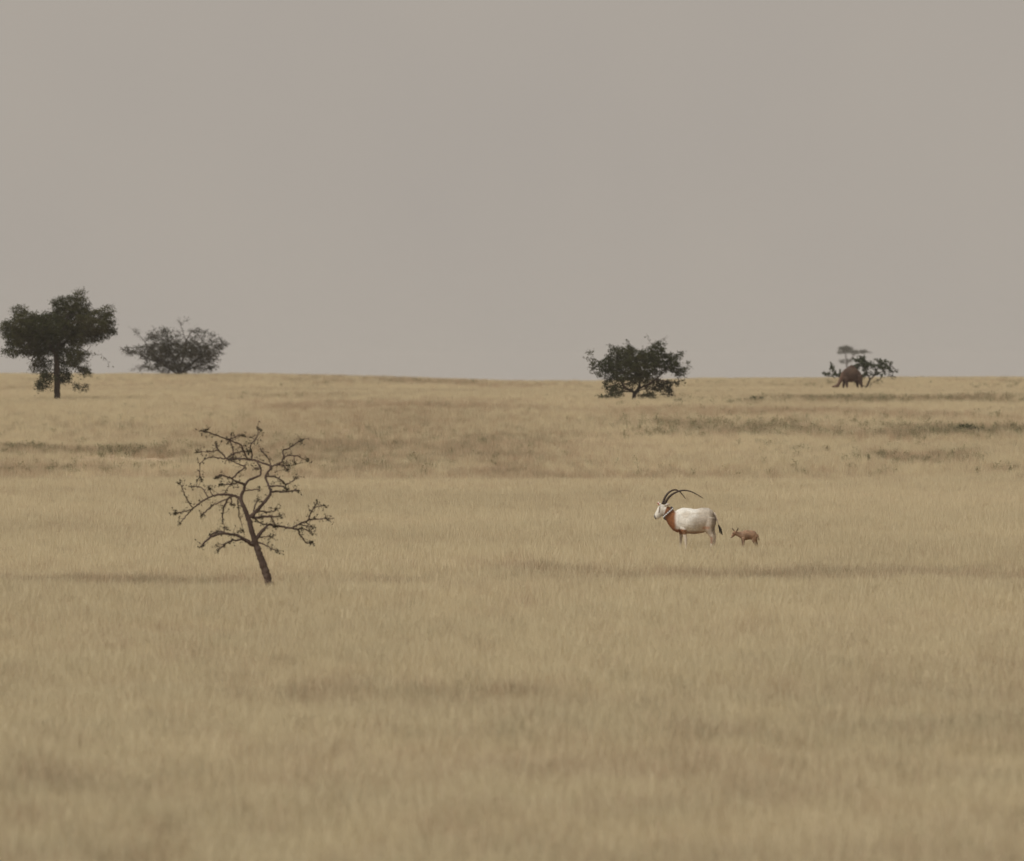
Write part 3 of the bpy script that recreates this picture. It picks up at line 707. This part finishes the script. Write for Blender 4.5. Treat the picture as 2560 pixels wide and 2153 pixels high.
def oryx_coat(co):
    x = co[:, 0] * 648 + 850; y = 1283 - co[:, 2] * 648
    nz_ = (vnoise(co[:, 0] * 9 + 4, co[:, 2] * 9 + co[:, 1] * 7 + 30) - .5) * 30
    c = np.tile(np.array([[.70, .675, .615]]), (len(co), 1))
    c = mixc(c, (.47, .41, .335), sst(820, 950, x + nz_) * .8)                               # warmer haunch
    c = mixc(c, (.25, .105, .043), (1 - sst(515, 575, x + nz_ * .5 - (y - 650) * .02)) * sst(325, 400, x + (y - 560) * .35))     # russet neck
    c = mixc(c, (.25, .110, .050), sst(812, 850, y + nz_ * .5 + (x - 600) * -.03) * (1 - sst(700, 740, x)) * (1 - sst(905, 935, y)))   # brisket
    c = mixc(c, (.26, .160, .095), sst(838, 882, y + nz_ * .4) * band(x, 850, 150, 50) * (1 - sst(900, 915, y)) * .9)  # russet belly wash, deepened to paint in the shadow underneath
    c = mixc(c, (.40, .34, .27), np.exp(-((x - 850) / 55) ** 2 - ((y - 760) / 70) ** 2) * .45)             # soft rib shading painted into the coat
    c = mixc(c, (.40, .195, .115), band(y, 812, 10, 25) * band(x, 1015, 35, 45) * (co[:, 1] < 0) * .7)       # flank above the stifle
    c = mixc(c, (.10, .080, .065), sst(1085, 1120, x + nz_ * .3) * band(y, 720, 110, 60) * .85)         # dark buttock
    c = mixc(c, (.68, .61, .51), sst(900, 930, y))                                          # legs
    c = mixc(c, (.33, .17, .10), sst(930, 960, y) * band(y, 1000, 40, 30) * band(x, 1092, 18, 10) * .8)
    c = mixc(c, (.12, .10, .085), band(x, 632, 14, 10) * band(y, 1000, 90, 40) * .35)
    hd_ = (1 - sst(372, 395, x + (y - 560) * .35))
    c = mixc(c, (.70, .67, .60), hd_ * (y < 720))                                           # white face
    c = mixc(c, (.17, .135, .11), hd_ * band(x - 302, (y - 520) * -.12, 8, 8) * band(y, 520, 50, 25) * .9)    # stripe through the eye
    c = mixc(c, (.40, .37, .33), band(y, 458, 22, 14) * band(x, 370, 90, 30) * .7)          # grey poll and ears
    c = mixc(c, (.06, .05, .045), (1 - sst(232, 252, x - (y - 650) * .3)) * .85)   # muzzle
    dirt = sst(.45, .8, fbm(co[:, 0] * 5 + 71, co[:, 2] * 6 + co[:, 1] * 4 + 20, 3)) * (x > 560) * (y < 900)
    c = mixc(c, (.42, .35, .26), dirt * .55)
    c = c * (.84 + .30 * vnoise(co[:, 0] * 4 + 14, co[:, 2] * 4 + co[:, 1] * 3 + 50))[:, None]
    c = mixc(c, (.05, .04, .035), sst(1240, 1262, y))                                       # hooves
    return np.clip(c, 0, 1)
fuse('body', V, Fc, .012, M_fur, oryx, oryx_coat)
def horn(pl, name):
    V, Fc = [], []
    P = np.array([(o_(x, y)[0], q, o_(x, y)[1]) for x, y, q in pl])
    t = np.linspace(0, 1, len(P)); tt = np.linspace(0, 1, 40)
    L_ = np.stack([np.interp(tt, t, P[:, k]) for k in range(3)], 1)
    for _ in range(10): L_[1:-1] = .25 * L_[:-2] + .5 * L_[1:-1] + .25 * L_[2:]
    rr = (.026 * (1 - tt) ** .8 + .006) * (1 + .06 * np.sin(tt * 150) * (tt < .6))
    tube_rings(L_, rr, 10, V, Fc)
    mesh_obj(name, V, Fc, M_horn, oryx, smooth=True)
horn([(350, 450, .05), (372, 375, .06), (410, 300, .08), (470, 245, .12), (540, 222, .17), (600, 240, .24), (655, 295, .32), (708, 368, .40)], 'horn')
horn([(382, 450, -.05), (410, 385, -.06), (455, 325, -.08), (520, 275, -.10), (610, 238, -.13), (700, 228, -.16), (800, 253, -.18), (890, 303, -.20), (972, 357, -.20)], 'horn')
def blob(name, c, r3, mat, parent, seg=10):
    V, Fc = [], []
    loft([(c[0] + r3[0] * math.cos(a), c[1], c[2], max(.0008, r3[1] * math.sin(a)), max(.0008, r3[2] * math.sin(a))) for a in np.linspace(math.pi, 0, 8)], V, Fc, seg)
    return mesh_obj(name, V, Fc, mat, parent, smooth=True)
for s in (-1, 1):
    e = o_(318, 522); blob('eye', (e[0], s * .052, e[1]), (.016, .012, .016), M_eye, oryx)
# tail with dark tuft
V, Fc = [], []
tp = [(1140, 580, 16), (1165, 625, 13), (1185, 680, 10), (1205, 740, 8), (1218, 785, 8)]
tube_rings([(o_(x, y)[0], 0, o_(x, y)[1]) for x, y, w in tp], [w / 648 for x, y, w in tp], 8, V, Fc)
M_pale = rough_mat('pale_hair', [(0.3, (.52, .44, .36)), (0.7, (.62, .54, .45))], 20, 0.8)
tail = mesh_obj('tail', V, Fc, M_pale, oryx, smooth=True)
V, Fc = [], []
for k in range(26):
    a = rd.normal(0, .010, 3); b_ = rd.normal(0, .013, 3); l = rd.uniform(.75, 1)
    p0 = np.array((*o_(1212, 775),)); p1 = np.array((*o_(1238, 850),)); p2 = np.array((*o_(1214 + 58 * l, 775 + 150 * l),))
    tube_rings([(p0[0], 0, p0[1]) + a * .5, (p1[0], 0, p1[1]) + a + b_, (p2[0], 0, p2[1]) + b_ * .4], [.006, .009, .003], 5, V, Fc)
mesh_obj('tail_tuft', V, Fc, M_dark, tail)
# collar
def ring_strap(c, ax, ra, rb, w, th, V, Fc, seg=32):
    ax = np.array(ax, float); ax /= np.linalg.norm(ax); s = np.array([0, 1.0, 0]); u_ = np.cross(ax, s); k0 = len(V); c = np.array(c)
    for j in range(seg):
        a = 2 * np.pi * j / seg
        for (dw, dt) in ((-w, 0), (w, 0), (w, th), (-w, th)):
            V.append(c + ax * dw + s * (ra + dt) * math.cos(a) + u_ * (rb + dt) * math.sin(a))
    for j in range(seg):
        for m_ in range(4):
            a = k0 + 4 * j + m_; b_ = k0 + 4 * j + (m_ + 1) % 4; n_ = (j + 1) % seg
            Fc.append((a, b_, k0 + 4 * n_ + (m_ + 1) % 4, k0 + 4 * n_ + m_))
cc = o_(432, 578); axd = (o_(375, 515)[0] - o_(470, 620)[0], 0, o_(375, 515)[1] - o_(470, 620)[1])
V, Fc = [], []
ring_strap((cc[0], 0, cc[1]), axd, .112, .155, .022, .008, V, Fc)
collar = mesh_obj('collar', V, Fc, M_strap, oryx)
def box(name, c, size, mat, parent, ang=0.0):
    sx, sy, sz = size; ca, sa = math.cos(ang), math.sin(ang); V = []
    for dx in (-1, 1):
        for dy in (-1, 1):
            for dz in (-1, 1):
                k = .82 if dy else 1
                V.append((c[0] + dx * sx * ca - dz * sz * sa, c[1] + dy * sy, c[2] + dx * sx * sa + dz * sz * ca))
    Fq = [(0, 1, 3, 2), (4, 6, 7, 5), (0, 4, 5, 1), (2, 3, 7, 6), (0, 2, 6, 4), (1, 5, 7, 3)]
    o = mesh_obj(name, V, Fq, mat, parent)
    bv = o.modifiers.new('bevel', 'BEVEL'); bv.width = min(size) * .35; bv.segments = 2
    return o
sax = np.array([0, 1.0, 0]); axn = np.array(axd) / np.linalg.norm(axd); uax = np.cross(axn, sax)
for k, a in enumerate(np.linspace(math.radians(182 - 62), math.radians(182 + 55), 7)):
    p = np.array((cc[0], 0, cc[1])) + sax * (.123) * math.cos(a) + uax * .166 * math.sin(a)
    box('reflective_tag', p, (.013, .010, .020), M_tagw, collar, math.atan2(axn[2], axn[0]))
pt = o_(490, 503); box('transmitter', (pt[0], 0, pt[1]), (.035, .028, .022), M_strap, collar, math.radians(-35))
pb = o_(388, 668); box('battery_pack', (pb[0], 0, pb[1]), (.038, .035, .030), M_strap, collar, math.radians(-35))
pe = o_(294, 440); box('ear_tag', (pe[0], .115, pe[1]), (.030, .006, .026), M_tagr, oryx, math.radians(30))

# ---- calf (1836 per metre, ground row 1713, middle column 1250)
def c_(x, y): return (x - 1250) / 1836.0, (1713 - y) / 1836.0
cx_ = X_of(1800 + 1250 / 17.48, OD)
calf = thing('oryx_calf', 'small brown antelope calf walking behind the white adult', 'calf', (cx_, OD, float(H(cx_, OD)) - .005))
V, Fc = [], []
loft([(c_(x, 0)[0], 0.0, c_(0, (t + b) / 2)[1], dp, (b - t) / 2 / 1836) for x, t, b, dp in
      [(930, 640, 830, .03), (960, 575, 890, .06), (1050, 512, 945, .085), (1150, 487, 940, .098), (1260, 500, 915, .10), (1380, 506, 925, .10), (1490, 530, 950, .095), (1570, 585, 920, .075), (1630, 650, 830, .04), (1650, 690, 770, .02)]], V, Fc, 18)
def cchain(pts, seg=12):
    loft([(c_(x, y)[0], q, c_(x, y)[1], w / 1836 * asp, w / 1836) for x, y, w, q, asp in pts], V, Fc, seg)
cchain([(1010, 715, 180, 0, .55), (900, 690, 145, 0, .55), (800, 665, 115, 0, .6), (710, 640, 95, 0, .7), (660, 620, 80, 0, .8)])
cchain([(690, 580, 60, 0, .9), (630, 640, 105, 0, .62), (565, 725, 72, 0, .7), (505, 795, 46, 0, .85), (470, 820, 34, 0, .9), (450, 828, 18, 0, .9)])
cchain([(640, 560, 26, .04, .8), (590, 490, 40, .06, .45), (540, 430, 30, .08, .45), (510, 395, 8, .09, .6)], 8)
cchain([(700, 560, 26, -.04, .8), (755, 490, 40, -.06, .45), (785, 430, 32, -.08, .45), (802, 360, 8, -.09, .6)], 8)
cchain([(1030, 830, 110, -.05, .55), (1030, 960, 62, -.055, .75), (1032, 1080, 44, -.055, .85), (1040, 1250, 32, -.055, 1), (1042, 1450, 25, -.055, 1), (1040, 1600, 26, -.055, 1), (1020, 1705, 38, -.055, .9)])
cchain([(1010, 830, 110, .05, .55), (1000, 960, 60, .055, .75), (985, 1080, 42, .055, .85), (970, 1250, 31, .055, 1), (958, 1450, 25, .055, 1), (950, 1600, 26, .055, 1), (930, 1705, 38, .055, .9)])
cchain([(1500, 740, 160, -.045, .5), (1480, 880, 125, -.05, .55), (1480, 990, 78, -.055, .7), (1520, 1090, 52, -.055, .8), (1550, 1170, 40, -.055, .9), (1530, 1330, 30, -.055, 1), (1515, 1500, 26, -.055, 1), (1505, 1610, 28, -.055, 1), (1485, 1705, 38, -.055, .9)])
cchain([(1530, 740, 150, .045, .5), (1545, 880, 110, .05, .55), (1570, 990, 68, .055, .7), (1615, 1090, 46, .055, .8), (1635, 1170, 36, .055, .9), (1620, 1330, 29, .055, 1), (1610, 1500, 26, .055, 1), (1600, 1610, 28, .055, 1), (1580, 1705, 38, .055, .9)])
def calf_coat(co):
    x = co[:, 0] * 1836 + 1250; y = 1713 - co[:, 2] * 1836
    nz_ = (vnoise(co[:, 0] * 16 + 4, co[:, 2] * 16 + co[:, 1] * 11 + 30) - .5)
    c = np.tile(np.array([[.255, .16, .10]]), (len(co), 1)) * (1 + .5 * nz_)[:, None]
    c = mixc(c, (.27, .18, .125), band(x, 900, 90, 60) * .6)
    c = mixc(c, (.20, .11, .065), band(x - 640, (y - 650) * -.5, 40, 30) * (y > 540) * (x < 760) * .7)
    c = mixc(c, (.42, .34, .26), (1 - sst(470, 540, x)) * .8)
    c = mixc(c, (.10, .06, .04), band(x, 525, 14, 12) * band(y, 620, 45, 20))
    c = mixc(c, (.11, .08, .05), (1 - sst(480, 540, y)) * (x < 850))
    c = mixc(c, (.27, .19, .13), sst(980, 1100, y))
    c = mixc(c, (.40, .33, .24), band(x, 1300, 80, 60) * sst(890, 930, y) * (1 - sst(960, 1000, y)))
    return np.clip(c, 0, 1)
fuse('body', V, Fc, .007, M_fur, calf, calf_coat, 4)
V, Fc = [], []
tp = [(1635, 680, 22), (1675, 740, 16), (1690, 820, 14), (1700, 900, 26), (1705, 960, 8)]
tube_rings([(c_(x, y)[0], 0, c_(x, y)[1]) for x, y, w in tp], [w / 1836 for x, y, w in tp], 8, V, Fc)
M_brown = rough_mat('brown_hair', [(0.3, (.16, .09, .06)), (0.7, (.24, .14, .09))], 30, 0.8)
mesh_obj('tail', V, Fc, M_brown, calf, smooth=True)
for s in (-1, 1):
    e = c_(580, 640); blob('eye', (e[0], s * .036, e[1]), (.009, .006, .009), M_eye, calf)

# ---- camel (287 per metre, ground row 1194, middle column 900)
CD = 590.0
def k_(x, y): return (x - 900) / 287.0, (1194 - y) / 287.0
kx = X_of(2020 + 900 / 8.07, CD)
camel = thing('camel', 'dark brown one-humped camel grazing with its head down before the leafy shrub', 'camel', (kx, CD, float(H(kx, CD)) - .02))
camel.scale = (.95, .95, .95)
V, Fc = [], []
loft([(k_(x, 0)[0], 0.0, k_(0, (t + b) / 2)[1], dp, (b - t) / 2 / 287) for x, t, b, dp in
      [(685, 780, 870, .10), (710, 720, 925, .22), (750, 680, 955, .30), (810, 655, 968, .34), (880, 640, 968, .36), (950, 660, 950, .34), (1010, 715, 925, .28), (1055, 765, 905, .22), (1082, 810, 880, .12)]], V, Fc, 20)
loft([(k_(x, 0)[0], 0.0, k_(0, y)[1], dp, h_ / 287) for x, y, dp, h_ in [(780, 700, .08, 30), (830, 672, .13, 45), (880, 650, .15, 62), (922, 668, .13, 46), (975, 712, .08, 30)]], V, Fc, 14)
def kchain(pts, seg=12):
    loft([(k_(x, y)[0], q, k_(x, y)[1], w / 287 * asp, w / 287) for x, y, w, q, asp in pts], V, Fc, seg)
kchain([(770, 790, 105, 0, .6), (720, 820, 88, 0, .6), (678, 875, 60, 0, .65), (640, 935, 45, 0, .7), (608, 990, 36, 0, .75), (592, 1020, 33, 0, .8)])
kchain([(612, 1008, 30, 0, .8), (582, 1035, 46, 0, .62), (540, 1056, 38, 0, .65), (500, 1060, 26, 0, .75), (470, 1055, 20, 0, .8), (456, 1050, 10, 0, .8)])
kchain([(600, 1005, 8, -.08, .8), (618, 985, 10, -.12, .6), (628, 970, 3, -.14, .7)], 6)
kchain([(775, 860, 70, -.2, .55), (775, 960, 36, -.2, .8), (778, 1050, 25, -.2, .95), (775, 1110, 18, -.2, 1), (773, 1165, 18, -.2, 1), (766, 1190, 26, -.2, 1.1)])
kchain([(740, 860, 70, .2, .55), (725, 960, 36, .2, .8), (708, 1050, 26, .2, .95), (695, 1110, 18, .2, 1), (688, 1165, 18, .2, 1), (680, 1190, 26, .2, 1.1)])
kchain([(1040, 830, 82, -.16, .55), (1055, 920, 55, -.18, .7), (1075, 1000, 32, -.18, .85), (1092, 1050, 25, -.18, .95), (1090, 1110, 19, -.18, 1), (1092, 1165, 18, -.18, 1), (1084, 1190, 26, -.18, 1.1)])
kchain([(1010, 830, 82, .16, .55), (995, 920, 52, .18, .7), (998, 1000, 32, .18, .85), (1010, 1050, 24, .18, .95), (1012, 1110, 19, .18, 1), (1015, 1165, 18, .18, 1), (1007, 1190, 26, .18, 1.1)])
def camel_coat(co):
    nz_ = vnoise(co[:, 0] * 5 + 4, co[:, 2] * 5 + co[:, 1] * 4 + 30)
    c = np.tile(np.array([[.060, .036, .025]]), (len(co), 1)) * (.75 + .5 * nz_)[:, None]
    x = co[:, 0] * 287 + 900; y = 1194 - co[:, 2] * 287
    c = mixc(c, (.13, .078, .055), (1 - sst(650, 740, x)) * .85)
    c = mixc(c, (.095, .062, .038), np.exp(-((x - 900) / 60) ** 2 - ((y - 715) / 60) ** 2) * .7)
    return np.clip(c, 0, 1)
fuse('body', V, Fc, .03, M_fur, camel, camel_coat, 4)
V, Fc = [], []
tube_rings([(k_(x, y)[0], 0, k_(x, y)[1]) for x, y in [(1080, 830), (1100, 880), (1105, 950), (1104, 1000)]], [.035, .028, .025, .03], 8, V, Fc)
mesh_obj('tail', V, Fc, M_dark, camel, smooth=True)
for s in (-1, 1):
    e = k_(572, 1032); blob('eye', (e[0], s * .085, e[1]), (.022, .016, .022), M_eye, camel)

# ------------------------------------------------------------------ dusty air
hx, hy0, hy1, hz0, hz1 = 1700, -350, 3600, -1.4, 14.0
hv = [(x, y, z) for x in (-hx, hx) for y in (hy0, hy1) for z in (hz0, hz1)]
hm, nt, out = new_mat('dusty_air')
pv = nt.nodes.new('ShaderNodeVolumePrincipled'); pv.inputs['Color'].default_value = (.96, .91, .85, 1); pv.inputs['Density'].default_value = 0.0001
nt.links.new(pv.outputs[0], out.inputs['Volume'])
hz = mesh_obj('haze', hv, [(0, 1, 3, 2), (4, 6, 7, 5), (0, 4, 5, 1), (2, 3, 7, 6), (0, 2, 6, 4), (1, 5, 7, 3)], hm)
hz['kind'] = 'stuff'; hz['label'] = 'thin pale dust haze filling the air over the plain'; hz['category'] = 'haze'
